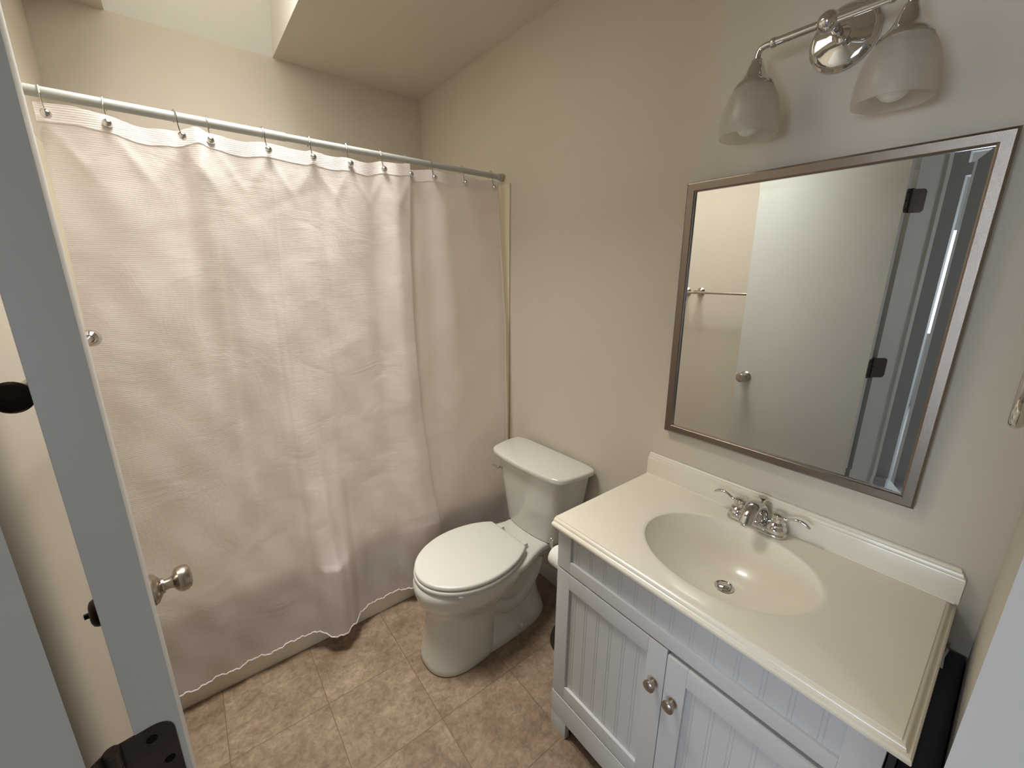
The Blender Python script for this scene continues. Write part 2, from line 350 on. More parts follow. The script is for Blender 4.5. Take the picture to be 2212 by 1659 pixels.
# ------------------------------------------------------------------ door leaf
DA = R(7.57)
door = thing('door_1', None, None, (-0.0686, 0.475, 0), DA); door['kind'] = 'structure'
b = NB(); box(b, -.035, 0, 0, .655, .012, 2.032, .0015); obj('door_panel', b, M['door'], door)
def knob(sgn, lab, m):
    x = 0.0 if sgn > 0 else -.035
    o = (x, .592, .874); a = (sgn, 0, 0); q = .90 if sgn > 0 else .78
    b = NB(); lathe(b, [(.033, 0), (.034, .003), (.031, .008), (.022, .014), (.017, .017), (.0165, .021)], o, a)
    k = obj('door_knob', b, m, door); k['label'] = lab
    b = NB(); lathe(b, [(.012, .019), (.0115, .034*q), (.014, .040*q), (.021, .044*q), (.027, .050*q), (.0285, .058*q), (.028, .066*q), (.0245, .073*q), (.018, .0765*q), (.0, .078*q)], o, a); obj('grip', b, m, k)
    if sgn < 0:
        b = NB(); box(b, x-.068, x-.0605, .589, .595, .869, .879, .001); obj('turn_button', b, m, k)
knob(1, 'satin nickel round knob', M['nickel']); knob(-1, 'dark bronze round knob', M['bronze'])
def hinge(z):
    h = .10; b = NB(); n = 6
    rad = .016; xr = -.0055; KX, KY = -.0515, -.005; xl = KX+.005
    pl = [(xl, z), (xr-rad, z)] + [(xr-rad+rad*math.sin(PI/2*i/n), z+rad-rad*math.cos(PI/2*i/n)) for i in range(1, n)] + [(xr, z+rad), (xr, z+h-rad)] + \
         [(xr-rad+rad*math.cos(PI/2*i/n), z+h-rad+rad*math.sin(PI/2*i/n)) for i in range(1, n)] + [(xr-rad, z+h), (xl, z+h)]
    A = [b.verts.new((p[0], -.0018, p[1])) for p in pl]; B = [b.verts.new((p[0], .001, p[1])) for p in pl]
    b.faces.new(A); b.faces.new(B[::-1])
    for i in range(len(pl)): b.faces.new((A[i], A[(i+1) % len(pl)], B[(i+1) % len(pl)], B[i]))
    hg = obj('hinge', b, M['bronze'], door); hg['label'] = 'dark bronze butt hinge'
    b = NB()
    for k in range(5): lathe(b, [(.0055, z+k*.02+.0008), (.006, z+k*.02+.0015), (.006, z+k*.02+.0185), (.0055, z+k*.02+.0192)], (KX, KY, 0), (0, 0, 1), 16)
    lathe(b, [(.0055, z+h-.001), (.0066, z+h-.0005), (.0066, z+h+.0015), (.0058, z+h+.0022), (0, z+h+.0022)], (KX, KY, 0), (0, 0, 1), 16)
    obj('knuckle', b, M['bronze'], hg)
    inv = Matrix.Rotation(-DA, 2)
    def loc(u, v): p = Vector(uv(u, v)) - Vector((-.0686, .475)); return inv @ p
    vk = -.030; ve = .034; r_ = .016
    pl = [(vk, z), (ve-r_, z)] + [(ve-r_+r_*math.sin(PI/2*i/n), z+r_-r_*math.cos(PI/2*i/n)) for i in range(1, n)] + [(ve, z+r_), (ve, z+h-r_)] + \
         [(ve-r_+r_*math.cos(PI/2*i/n), z+h-r_+r_*math.sin(PI/2*i/n)) for i in range(1, n)] + [(ve-r_, z+h), (vk, z+h)]
    b = NB()
    A = [b.verts.new((*loc(.0002, p[0]), p[1])) for p in pl]; B = [b.verts.new((*loc(.0024, p[0]), p[1])) for p in pl]
    b.faces.new(A); b.faces.new(B[::-1])
    for i in range(len(pl)): b.faces.new((A[i], A[(i+1) % len(pl)], B[(i+1) % len(pl)], B[i]))
    obj('jamb_leaf', b, M['bronze'], hg)
    b = NB()
    for (x, zz) in ((-.0240, z+.086), (-.0150, z+.050), (-.0240, z+.014)):
        lathe(b, [(.0046, 0), (.0040, .0006), (.0, .0001)], (x, -.0019, zz), (0, -1, 0), 14)
    obj('screw', b, M['hole'], hg)
for z in (.20, .991, 1.765): hinge(z)

# ------------------------------------------------------------------ towel bar on the left wall
t = thing('towel_bar', 'satin metal towel bar on the left wall behind the open door', 'towel bar', (XL, 1.165, 1.372))
b = NB(); tube(b, [(.092, -.335, 0), (.092, .335, 0)], .008, 16); obj('bar', b, M['nickel'], t)
for s in (-1, 1):
    b = NB(); lathe(b, [(.026, 0), (.027, .004), (.022, .009), (.011, .016), (.010, .05), (.012, .075)], (0, s*.315, 0), (1, 0, 0), 24)
    p = obj('post', b, M['nickel'], t)
    b = NB(); lathe(b, [(.010, 0), (.017, .006), (.0215, .014), (.022, .019), (.019, .024), (.010, .028), (0, .0295)], (.092, s*.315, 0), (0, s, 0), 24)
    e = obj('end_cap', b, M['bronze'] if s < 0 else M['chrome'], t)
    if s < 0: e['label'] = 'dark domed end cap'
    else: e['label'] = 'shiny domed end cap'

# ------------------------------------------------------------------ tub and surround
t = thing('bathtub', 'cream bathtub whose low front shows below the shower curtain', 'bathtub', (0.5, 2.08, 0))
def rrect(x0, x1, y0, y1, r, z, n=8):
    out = []
    for cx, cy, a in ((x1-r, y1-r, 0), (x0+r, y1-r, 90), (x0+r, y0+r, 180), (x1-r, y0+r, 270)):
        for i in range(n+1): th = R(a+90*i/n); out.append((cx+r*math.cos(th), cy+r*math.sin(th), z))
    return out
tx0, tx1, ty0, ty1 = XL+.002, XM-.002, 1.632, YT-.002
b = NB(); O = (-.5, -2.08)
def sh(r): return [(p[0]+O[0], p[1]+O[1], p[2]) for p in r]
loft(b, [sh(rrect(tx0, tx1, ty0, ty1, .012, 0)), sh(rrect(tx0, tx1, ty0, ty1, .012, .385)), sh(rrect(tx0+.004, tx1-.004, ty0+.004, ty1-.004, .012, .398)), sh(rrect(tx0+.012, tx1-.012, ty0+.012, ty1-.012, .012, .402)),
         sh(rrect(tx0+.07, tx1-.07, ty0+.075, ty1-.07, .14, .402)), sh(rrect(tx0+.085, tx1-.085, ty0+.09, ty1-.085, .14, .39)), sh(rrect(tx0+.13, tx1-.13, ty0+.13, ty1-.12, .14, .12)), sh(rrect(tx0+.19, tx1-.19, ty0+.19, ty1-.18, .12, .075))], True, True)
obj('basin', b, M['tub'], t)
b = NB(); lathe(b, [(.03, 0), (.03, .004), (.022, .006), (0, .0065)], (.62, .0, .074), (0, 0, 1)); obj('drain', b, M['chrome'], t)
def panel(lab, q):
    t = thing('surround_panel', lab, 'wall panel', ((q[0]+q[1])/2, (q[2]+q[3])/2, .4025), 0, 'cream panels lining the tub alcove')
    w, d = (q[1]-q[0])/2, (q[3]-q[2])/2
    b = NB(); box(b, -w, w, -d, d, 0, 1.55, .002); obj('panel_sheet', b, M['surround'], t)
    b = NB(); box(b, -w-.0006, w+.0006, -d-.004, -d, 0, 1.55, .0015); obj('edge_strip', b, M['surround'], t)
panel('cream tub alcove panel whose narrow edge shows right of the shower curtain', (XM-.0075, XM-.0015, 1.656, YT-.002))
panel('cream tub alcove panel glimpsed between the open door and the shower curtain', (XL+.0015, XL+.0075, 1.656, YT-.002))

# ------------------------------------------------------------------ curtain rod
ROD_Y, ROD_Z = 1.713, 1.985
t = thing('curtain_rod', 'white tension curtain rod spanning the tub alcove', 'curtain rod', (XL, ROD_Y, ROD_Z))
b = NB(); tube(b, [(.012, 0, 0), (.652, 0, 0)], .0135, 20); obj('rod_tube', b, M['rod'], t)
b = NB(); tube(b, [(.640, 0, 0), (XM-XL-.012, 0, 0)], .0118, 20); obj('rod_tube', b, M['rod'], t)
for a, s in ((0, 1), (XM-XL, -1)):
    b = NB(); lathe(b, [(.0165, 0), (.0170, .002), (.0165, .016), (.0145, .018), (.0145, .030), (.012, .031)], (a, 0, 0), (s, 0, 0), 24); obj('end_cap', b, M['rubber'], t)

# ------------------------------------------------------------------ shower curtain
top_tab = [(-.215, 1.956), (-.146, 1.957), (-.088, 1.950), (-.012, 1.936), (.052, 1.944), (.12, 1.958), (.147, 1.949), (.224, 1.940), (.297, 1.953), (.415, 1.947), (.434, 1.952), (.50, 1.941), (.557, 1.948), (.62, 1.942), (.691, 1.958), (.74, 1.957), (.80, 1.966)]
top_tab_r = [(.70, 1.950), (.81, 1.948), (.906, 1.960), (.98, 1.952), (1.058, 1.960), (1.14, 1.952), (1.216, 1.960), (1.24, 1.958)]
hooks_x = [-.208, -.086, .065, .146, .293, .434, .557, .688, .798, .903, 1.058, 1.216]
edge_tab = [(.07, .835), (.37, .812), (.69, .786), (1.03, .765), (1.33, .764), (1.52, .770), (1.97, .800)]
hem_y = [(-.21, 1.612), (-.13, 1.616), (-.04, 1.612), (.087, 1.600), (.18, 1.620), (.24, 1.606), (.285, 1.548), (.325, 1.530), (.366, 1.556), (.42, 1.602), (.512, 1.620), (.60, 1.616), (.67, 1.588), (.75, 1.575), (.84, 1.582)]
def top_y(x):
    y = 1.690
    y += .012*math.sin((x+.02)*2*PI/.30) * (1 if x < .3 else .5)
    y -= .020*math.exp(-((x-.115)/.022)**2)            # pinch between the third and fourth hook
    y += .010*math.exp(-((x-.07)/.02)**2)
    y -= .006*math.exp(-((x-.50)/.03)**2) + .007*math.exp(-((x-.62)/.03)**2) + .008*math.exp(-((x-.74)/.03)**2)
    return y
def folds(x, z):
    h = (1.95-z)/1.9
    f = 0
    f -= .022*math.exp(-((x-.135-.02*h)/.035)**2)*(1-h)**1.2
    f += .012*math.sin(x*13+.8)*h*.6
    f -= .014*math.exp(-((x-.33+.16*(1-h))/.07)**2)*min(1, h*1.6)
    f += .010*math.exp(-((x-.47+.02*(1-h))/.03)**2)*min(1, (1-h)*1.4)
    f -= .010*math.exp(-((x-.57+.03*h)/.045)**2)*(1-h*.5)
    f -= .016*math.exp(-((x-.71)/.05)**2)*(1-abs(h-.5))
    f += .006*math.sin(x*31+4*z)*(1-h)*.6
    f += .0035*math.sin(23*x-9*z+1.3)*math.sin(7*z+5*x) + .002*math.sin(51*x+17*z)*math.sin(11*z-9*x)
    for (cx, cz, an, ln, wd, am) in wrinkles:
        dx, dz = x-cx, z-cz; p = dx*math.cos(an)+dz*math.sin(an); q = -dx*math.sin(an)+dz*math.cos(an)
        e = (p/ln)**2+(q/wd)**2
        if e < 6: f += am*math.exp(-e)
    return f
wr = random.Random(11); wrinkles = []
for i in range(24):
    wrinkles.append((wr.uniform(-.2, 1.2), wr.uniform(.15, 1.85), wr.choice((R(35), R(-40), R(75), R(-70), R(20))) + wr.uniform(-.2, .2), wr.uniform(.05, .16), wr.uniform(.013, .024), wr.choice((-1, 1))*wr.uniform(.0008, .0020)))
for hx in hooks_x:      # short pull folds fanning down from every hook
    wrinkles.append((hx+.03, 1.86, R(-60), .09, .012, -.005)); wrinkles.append((hx-.025, 1.87, R(62), .08, .012, -.004))
NF, NB_, NR, NV = 170, 10, 80, 150
def sstep(a, c, x): t = max(0, min(1, (x-a)/(c-a))); return t*t*(3-2*t)
def in_front_of_tub(y, z):
    lim = 1.624+max(0, z-.43)*.22; d = lim-y
    return lim-.5*(d+math.sqrt(d*d+.00006))
def col_points(z_of):
    """one row of the curtain; z_of(x, rear) gives the height at that column"""
    row = []
    for i in range(NF+1):
        s = i/NF; xt = -.215+(.800+.215)*s
        z = z_of(xt, False)
        xr = interp(edge_tab, z); xl = -.222-.014*(1.95-z)+.004*math.sin(z*5)
        x = xl+(xr-xl)*s
        g = max(0.0, min(1.0, (z-.40)/1.55)); yh = interp(hem_y, x)
        bul = .55+.45*sstep(1.535, 1.615, yh)
        y = yh+(top_y(xt)-yh)*g**bul
        amp = min(1, (1.96-z)/.14)
        row.append((x, in_front_of_tub(y+folds(x, z)*amp, z), z))
    xe, ye, ze = row[-1]
    zr = z_of(.80, True)
    for i in range(1, NB_+1):
        s = i/NB_; a = PI*s
        zz = ze+(zr-ze)*s; d = .014+.012*(1-s)
        row.append((xe+.004*math.sin(a)-.014*s*s, ye+.018*s, zz))
    xs = row[-1][0]; ys = row[-1][1]
    for i in range(1, NR+1):
        s = i/NR; xt = .786+(1.243-.786)*s; z = z_of(xt, True)
        xr = 1.243+.006*sstep(1.9, 1.2, z)+.004*math.sin(z*6)
        x = xs+(xr-xs)*s
        g = max(0.0, min(1.0, (z-.40)/1.55))
        yh = 1.618-.012*s; yt = 1.700-.010*sstep(0, .4, s)-.004*math.sin((x-.9)*2*PI/.155)
        y = yh+(yt-yh)*g
        y += (ys-y)*(1-sstep(0, .22, s))
        y += folds(x, z)*.7*min(1, (1.96-z)/.14)*sstep(.05, .3, s) + .007*math.sin(x*24)*(1-g)*g*4*sstep(.05, .3, s)
        row.append((x, in_front_of_tub(y, z), z))
    return row
def top_of(x, rear): return interp(top_tab_r, x) if rear else interp(top_tab, x)
def hem_of(x, rear): return .085+.004*math.sin(x*60)+.003*math.sin(x*143+1) + (.02 if rear else 0)
def sheet(bm, rows, off=0.0):
    vr = [[bm.verts.new((p[0], p[1]+off, p[2])) for p in r] for r in rows]
    for a, c in zip(vr, vr[1:]):
        for i in range(len(a)-1): bm.faces.new((a[i], a[i+1], c[i+1], c[i]))
cur = thing('shower_curtain', 'long white waffle-weave shower curtain hanging in front of the tub', 'shower curtain', (0, 0, 0))
rows = []
for j in range(NV+1):
    s = j/NV
    rows.append(col_points(lambda x, r: top_of(x, r)+(hem_of(x, r)-top_of(x, r))*s))
b = NB(); sheet(b, rows); obj('cloth', b, M['curtain'], cur, 180)
rows = [col_points(lambda x, r, d=d: top_of(x, r)-d) for d in (0, .01, .02, .03, .044)]
n1 = NF+1
b = NB(); sheet(b, [r[:n1] for r in rows], -.0018); sheet(b, [r[n1+NB_-1:] for r in rows], -.0018); obj('top_hem', b, M['hem'], cur, 180)
r0 = col_points(lambda x, r: hem_of(x, r))
b = NB(); tube(b, [Vector(p)+Vector((0, 0, .0025*math.sin(i*1.9))) for i, p in enumerate(r0[:n1])], .0035, 6); tube(b, r0[n1+NB_:], .003, 6); obj('bottom_hem', b, M['hem'], cur, 180)
r1 = [col_points(lambda x, r, s=s: top_of(x, r)+(hem_of(x, r)-top_of(x, r))*s) for s in [k/40 for k in range(41)]]
b = NB(); tube(b, [Vector(r[-1]) for r in r1], .003, 6); obj('side_hem', b, M['hem'], cur, 180)

# twelve hooks: wire over the rod, ball in front of the cloth
def make_hook():
    t = thing('curtain_hook', 'hook', 'curtain hook', (0, ROD_Y, ROD_Z), 0, 'ball curtain hooks along the rod')
    pts = [(0, .016, -.012), (0, .0195, -.001), (0, .0165, .009), (0, .009, .016), (0, 0, .0185), (0, -.009, .0165), (0, -.0175, .008), (0, -.0225, -.008), (0, -.0245, -.026), (.002, -.026, -.044)]
    b = NB(); tube(b, spline(pts, 4), .0017, 8); obj('wire', b, M['chrome'], t)
    b = NB(); sphere(b, (.003, -.041, -.058), .0112, 20, 14); tube(b, [(.002, -.026, -.044), (.003, -.036, -.056)], .0013, 8); obj('ball', b, M['chrome'], t)
    return t
hook = make_hook()
hlab = ['leftmost of the chrome ball hooks on the curtain rod', 'second chrome ball hook from the left end of the curtain rod', 'third chrome ball hook from the left, left of the pinched pair', 'fourth chrome ball hook from the left, right of the pinched pair',
        'fifth chrome ball hook from the left end of the rod', 'sixth chrome ball hook from the left, just right of the rod joint', 'seventh chrome ball hook from the left end of the rod', 'eighth chrome ball hook, just left of the fold in the curtain',
        'chrome ball hook half hidden behind the folded front edge of the curtain', 'chrome ball hook just right of the fold in the curtain', 'second chrome ball hook from the right end of the rod', 'rightmost of the chrome ball hooks on the curtain rod']
for i, hx in enumerate(hooks_x):
    o = hook if i == 0 else copy_tree(hook)
    o.location.x = hx
    o.rotation_euler.z = (.12, -.08, .18, -.15, .05, -.05, .04, -.06, .08, -.06, -.12, -.2)[i]
    o.location.y = ROD_Y if i != 8 else ROD_Y+.012
    o['label'] = hlab[i]

# ------------------------------------------------------------------ toilet
TO = thing('toilet', 'white two-piece toilet with closed lid between the tub and the vanity', 'toilet', (XM, 1.278, 0), R(2.4))
def egg(Fr, Bk, m, hw, z, n=56, ef=1.0, eb=.8, cx=.0):
    out = []
    for i in range(n):
        a = 2*PI*i/n; c, s = math.cos(a), math.sin(a)
        e = ef if c > 0 else eb
        d = m+(Fr-m)*math.copysign(abs(c)**e, c) if c > 0 else m+(m-Bk)*math.copysign(abs(c)**e, c)
        out.append((-d, hw*math.copysign(abs(s)**(e if c <= 0 else ef), s), z))
    return out
b = NB()
# front column flowing up into the bowl
loft(b, [egg(.738, .44, .58, .128, 0, ef=.82, eb=.6), egg(.742, .44, .58, .132, .008, ef=.82, eb=.6), egg(.738, .44, .58, .129, .03, ef=.82, eb=.6), egg(.722, .44, .58, .119, .10, ef=.82, eb=.6), egg(.712, .42, .57, .113, .18, ef=.84, eb=.6), egg(.708, .38, .55, .115, .225, ef=.88, eb=.7),
         egg(.713, .33, .53, .126, .252, ef=.93, eb=.8), egg(.728, .30, .51, .147, .275, eb=.9), egg(.745, .28, .50, .168, .30, eb=.9), egg(.756, .27, .49, .180, .33, eb=.9), egg(.760, .27, .485, .185, .358, eb=.9), egg(.758, .27, .485, .184, .376, eb=.9), egg(.750, .28, .485, .177, .386, eb=.9)])
# rear body, foot and trapway bulge
loft(b, [egg(.60, .13, .35, .128, 0, ef=.6, eb=.7), egg(.60, .13, .35, .130, .012, ef=.6, eb=.7), egg(.60, .14, .35, .118, .045, ef=.6, eb=.7), egg(.60, .15, .35, .090, .085, ef=.6, eb=.7), egg(.60, .16, .35, .080, .16, ef=.6, eb=.7), egg(.60, .15, .35, .084, .25, ef=.6, eb=.7), egg(.56, .10, .33, .105, .31, ef=.6, eb=.6), egg(.52, .07, .30, .13, .345, ef=.6, eb=.5)])
for s in (-1, 1):
    tube(b, spline([(-.50, s*.062, .25), (-.40, s*.068, .15), (-.30, s*.062, .135), (-.22, s*.060, .21), (-.18, s*.055, .29)], 6), [.02]+[.036]*22+[.034]*2, 16)
    lathe(b, [(.014, 0), (.013, .010), (.007, .016), (0, .018)], (-.33, s*.120, .03), (0, 0, 1), 16)
# deck that carries the tank
def deck(z, g): return [(-d, y, z) for d, y in ([(.035+g, -.125+g), (.035+g, .125-g), (.16, .128-g), (.22, .130-g), (.28, .145-g), (.34, .165-g), (.42, .175-g), (.42, -.175+g), (.34, -.165+g), (.28, -.145+g), (.22, -.130+g), (.16, -.128+g)])]
loft(b, [deck(.335, .02), deck(.352, .004), deck(.362, 0), deck(.378, 0), deck(.3855, .004), deck(.388, .012)])
obj('bowl', b, M['china'], TO, 50)
def lid_outline(Fr, hw, clip, z, g=0, n=72):
    out = []
    m = .51
    for i in range(n):
        a = 2*PI*i/n; c, s = math.cos(a), math.sin(a)
        d = m+((Fr-m)-g)*c if c > 0 else m+(.264-g)*c
        out.append((-max(d, clip+g), (hw-g)*s, z))
    return out
b = NB(); loft(b, [lid_outline(.752, .186, .31, z, g) for z, g in ((.3885, .012), (.389, .004), (.393, 0), (.404, 0), (.408, .003), (.4095, .010))]); obj('seat', b, M['seat'], TO, 50)
b = NB(); loft(b, [lid_outline(.748, .183, .305, z, g) for z, g in ((.412, .010), (.4125, .004), (.415, .0), (.424, 0), (.428, .003), (.4295, .008), (.4303, .03))]); obj('lid', b, M['seat'], TO, 50)
for s in (-1, 1):
    b = NB(); box(b, -.318, -.272, s*.080-.014, s*.080+.014, .388, .412, .005); tube(b, [(-.300, s*.080-.022, .408), (-.300, s*.080+.022, .408)], .007, 14); obj('seat_hinge', b, M['seat'], TO)
def tank(z, Fr, wf, wb, bow, Bk=.022, n=96, e=9.0, g=0):
    out = []
    m = (Fr+Bk)/2; hd = (Fr-Bk)/2-g
    for i in range(n):
        a = 2*PI*i/n; c, s = math.cos(a), math.sin(a)
        k = (abs(c)**e+abs(s)**e)**(-1/e)
        X, Y = k*c, k*s
        w = (wb+(wf-wb)*(X+1)/2)-g
        d = m+hd*X + bow*(1-Y*Y)*max(0, (X+1)/2)**1.5
        out.append((-d, w*Y + .010*math.copysign(max(0, 1-X*X), Y), z))
    return out
b = NB(); loft(b, [tank(.3885, .178, .150, .165, .022, g=.012), tank(.392, .182, .154, .168, .022), tank(.45, .186, .163, .180, .022), tank(.55, .194, .177, .198, .022), tank(.65, .203, .190, .216, .022), tank(.712, .210, .197, .226, .022)]); obj('tank', b, M['china'], TO, 50)
b = NB(); loft(b, [tank(.711, .218, .208, .236, .022, g=.004), tank(.714, .222, .212, .240, .022), tank(.722, .230, .222, .250, .022, .016), tank(.736, .230, .222, .250, .022, .016), tank(.741, .230, .222, .250, .022, .016, g=.003), tank(.743, .230, .222, .250, .022, .016, g=.010)]); obj('tank_lid', b, M['china'], TO, 50)
lv = obj('flush_lever', (lambda b: (lathe(b, [(.012, 0), (.013, .004), (.011, .010), (.006, .012), (.006, .022)], (-.198, .168, .655), (-1, 0, 0), 20), tube(b, spline([(-.218, .170, .655), (-.222, .185, .654), (-.222, .205, .652), (-.219, .222, .650)], 5), [.007]*8+[.0055]*7+[.004], 12), b)[-1])(NB()), M['chrome'], TO); lv['label'] = 'chrome flush lever'

# ------------------------------------------------------------------ vanity cabinet
CX0, CX1, CY0, CY1 = 0.80, XM-.002, 0.008, 0.775
VC = thing('vanity_cabinet', 'white beadboard vanity cabinet with two doors under the sink', 'cabinet', (1.03, .386, 0))
OX, OY = -1.03, -.386
def vb(bm, x0, x1, y0, y1, z0, z1, bev=.0012): box(bm, x0+OX, x1+OX, y0+OY, y1+OY, z0, z1, bev)
def bead(bm, x, y0, y1, z0, z1, per, first):
    pts = []; y = y0; pts.append((x, y0)); c = y0+first
    gr = []
    while c < y1-.006:
        for q in (c-.0035, c+.0045):
            if y0+.003 < q < y1-.003: gr.append(q)
        c += per
    for q in gr: pts += [(x, q-.0012), (x+.0011, q), (x, q+.0012)]
    pts += [(x, y1), (x+.008, y1), (x+.008, y0)]
    prism(bm, [(p[0]+OX, p[1]+OY) for p in pts][::-1], z0, z1)
b = NB()
vb(b, CX0+.02, CX1, CY0, CY0+.016, .065, .797); vb(b, CX0+.02, CX1, CY1-.016, CY1, .065, .797)          # sides
vb(b, CX0+.02, CX0+.034, CY0+.016, CY1-.016, .165, .66); vb(b, CX1-.006, CX1, CY0+.016, CY1-.016, .065, .797); vb(b, CX0+.02, CX1, CY0+.016, CY1-.016, .15, .165)
vb(b, CX0, CX0+.02, CY1-.052, CY1, .660, .797); vb(b, CX0, CX0+.02, CY0, CY0+.052, .660, .797)           # apron stiles
vb(b, CX0, CX0+.02, CY0+.052, CY1-.052, .660, .699); vb(b, CX0, CX0+.02, CY0+.052, CY1-.052, .786, .797)
obj('carcass', b, M['cabinet'], VC)
b = NB(); bead(b, CX0+.008, CY0+.052, CY1-.052, .699, .786, .0508, .030); obj('apron_panel', b, M['cabinet'], VC)
b = NB(); vb(b, CX0-.001, CX0+.019, CY0, CY1, .068, .160); vb(b, CX0-.001, CX0+.019, CY1-.068, CY1, 0, .068); vb(b, CX0-.001, CX0+.019, CY0, CY0+.068, 0, .068)
vb(b, CX0+.02, CX1, CY1-.016, CY1, 0, .066); vb(b, CX0+.02, CX1, CY0, CY0+.016, 0, .066); obj('base_rail', b, M['cabinet'], VC)
def cab_door(y0, y1, z0, z1, ky, kz, tilt, lab):
    d = bpy.data.objects.new('door', None); C.objects.link(d); d.parent = VC; d.empty_display_size = .03
    return d
def make_cdoor(y0, y1, z0, z1, ky, kz, xo):
    b = NB(); st = .052
    vb(b, CX0+xo, CX0+.02+xo, y0, y0+st, z0, z1, .0015); vb(b, CX0+xo, CX0+.02+xo, y1-st, y1, z0, z1, .0015)
    vb(b, CX0+xo, CX0+.02+xo, y0+st, y1-st, z1-st, z1, .0015); vb(b, CX0+xo, CX0+.02+xo, y0+st, y1-st, z0, z0+st, .0015)
    bead(b, CX0+.009+xo, y0+st, y1-st, z0+st, z1-st, .0455, .030)
    d = obj('door', b, M['cabinet'], VC)
    o = (CX0+xo+OX, ky+OY, kz)
    b = NB(); lathe(b, [(.0105, 0), (.0105, .002), (.0065, .004), (.0058, .012), (.008, .0145), (.0145, .018), (.0155, .022), (.0145, .026), (.009, .0295), (0, .0305)], o, (-1, 0, 0), 28); obj('knob', b, M['nickel'], d)
make_cdoor(.3925, CY1-.001, .165, .6545, .418, .535, 0.0)
make_cdoor(CY0+.001, .3885, .158, .6465, .362, .527, -.004)

# countertop with moulded basin
VT = thing('countertop', 'cream one-piece vanity top with an oval basin and backsplash', 'countertop', (1.03, .386, .797))
TX0, TX1, TY0, TY1 = .780, XM-.001, -.021, .789
ECX, ECY, ESX, ESY = 1.027, .386, .171, .214
N = 128
def rect_pt(i, o, oy):
    a = 2*PI*i/N + .0001; c, s = math.cos(a), math.sin(a)
    x0, x1, y0, y1 = TX0+o, TX1, TY0+o, TY1-oy
    ts = []
    if c > 0: ts.append((x1-ECX)/c)
    if c < 0: ts.append((x0-ECX)/c)
    if s > 0: ts.append((y1-ECY)/s)
    if s < 0: ts.append((y0-ECY)/s)
    t = min(ts); return [ECX+c*t, ECY+s*t]
def rect_ring(o, z, oy=0):
    P = [rect_pt(i, o, oy) for i in range(N)]
    for cx, cy in ((TX0+o, TY0+o), (TX0+o, TY1-oy), (TX1, TY0+o), (TX1, TY1-oy)):      # snap to the corners
        k = min(range(N), key=lambda i: (P[i][0]-cx)**2+(P[i][1]-cy)**2); P[k] = [cx, cy]
    return [(p[0]-1.03, p[1]-.386, z-.797) for p in P]
def ell(f, z, cx=ECX):
    return [(cx+ESX*f*math.cos(2*PI*i/N+.0001)-1.03, ECY+ESY*f*math.sin(2*PI*i/N+.0001)-.386, z-.797) for i in range(N)]
b = NB()
rings = [rect_ring(o, z, oy) for o, z, oy in ((.03, .797, .002), (.011, .797, .002), (.004, .7978, .001), (.001, .800, 0), (0, .8035, 0), (.0008, .8075, 0), (.0035, .8105, 0), (.0085, .8122, 0), (.0092, .8128, 0), (.0095, .8155, 0), (.0108, .8188, 0), (.0135, .8212, 0), (.0165, .8222, 0), (.0172, .8226, 0), (.0176, .8246, .0002), (.0186, .825, .0008))]
rings += [ell(1.07, .825), ell(1.045, .8252), ell(1.02, .8246), ell(1.0, .8225), ell(.985, .817)]
for k in range(1, 15):
    f = .975-(.975-.115)*(k/14)**.9; z = .704+.108*max(0, (f-.115)/.86)**2.1
    rings.append(ell(f, z, ECX+.034*(1-((f-.115)/.86))))
loft(b, rings, False, True)
tp = obj('counter_slab', b, M['marble'], VT, 28)
b = NB()      # backsplash with stepped top edge, mitred round its right end
def bs(o, z): return [(x-1.03, y-.386, z-.797) for x, y in ((XM-.020+o, TY0+o), (XM-.001, TY0+o), (XM-.001, TY1), (XM-.020+o, TY1))]
loft(b, [bs(0, .8245), bs(0, .884), bs(.0015, .888), bs(.0045, .8895), bs(.005, .893), bs(.0065, .897), bs(.0095, .899), bs(.010, .903), bs(.012, .9055)])
tube(b, [(XM-.020-1.03, TY0+.006-.386, .0275), (XM-.020-1.03, TY1-.386, .0275)], .003, 8)
obj('backsplash', b, M['marble'], VT, 25)
b = NB(); lathe(b, [(.0235, 0), (.025, .0015), (.0235, .003), (.0185, .002), (.018, -.002)], (.031, 0, -.0925), (0, 0, 1), 32); dr = obj('drain', b, M['chrome'], VT); dr['label'] = 'chrome pop-up drain'
b = NB(); lathe(b, [(.0155, -.002), (.0172, .002), (.0165, .0045), (.010, .0065), (0, .0072)], (.031, 0, -.0925), (0, 0, 1), 32); obj('stopper', b, M['chrome'], dr)

# ------------------------------------------------------------------ faucet
FA = thing('faucet', 'chrome two-lever bathroom faucet at the back of the basin', 'faucet', (1.232, .392, .8252))
b = NB()
def stad(hx, hy, z, n=40):
    out = []
    for i in range(n):
        a = 2*PI*i/n; c, s = math.cos(a), math.sin(a)
        out.append((hx*c, math.copysign(hy-hx, s)+hx*s if abs(s) > 1e-6 else hx*s, z))
    return out
loft(b, [stad(.0265, .080, 0), stad(.0275, .081, .003), stad(.0265, .080, .008), stad(.0245, .078, .011), stad(.0250, .0785, .014), stad(.0245, .078, .020), stad(.022, .0755, .024), stad(.018, .0715, .0255)])
obj('base_plate', b, M['chrome'], FA, 40)
b = NB()
path = spline([(.008, 0, .020), (.006, 0, .044), (-.004, 0, .064), (-.024, 0, .076), (-.048, 0, .075), (-.070, 0, .060), (-.084, 0, .040)], 7)
nP = len(path)
rings = []
for i, p in enumerate(path):
    t = (path[min(i+1, nP-1)]-path[max(i-1, 0)]).normalized(); nrm = Vector((-t.z, 0, t.x))
    s = i/(nP-1); wy = .031-.011*math.sin(s*PI/2)-.002*s; hn = .016-.005*s
    rings.append([p + Vector((0, 1, 0))*wy*math.cos(2*PI*k/24) + nrm*hn*math.sin(2*PI*k/24) for k in range(24)])
loft(b, rings)
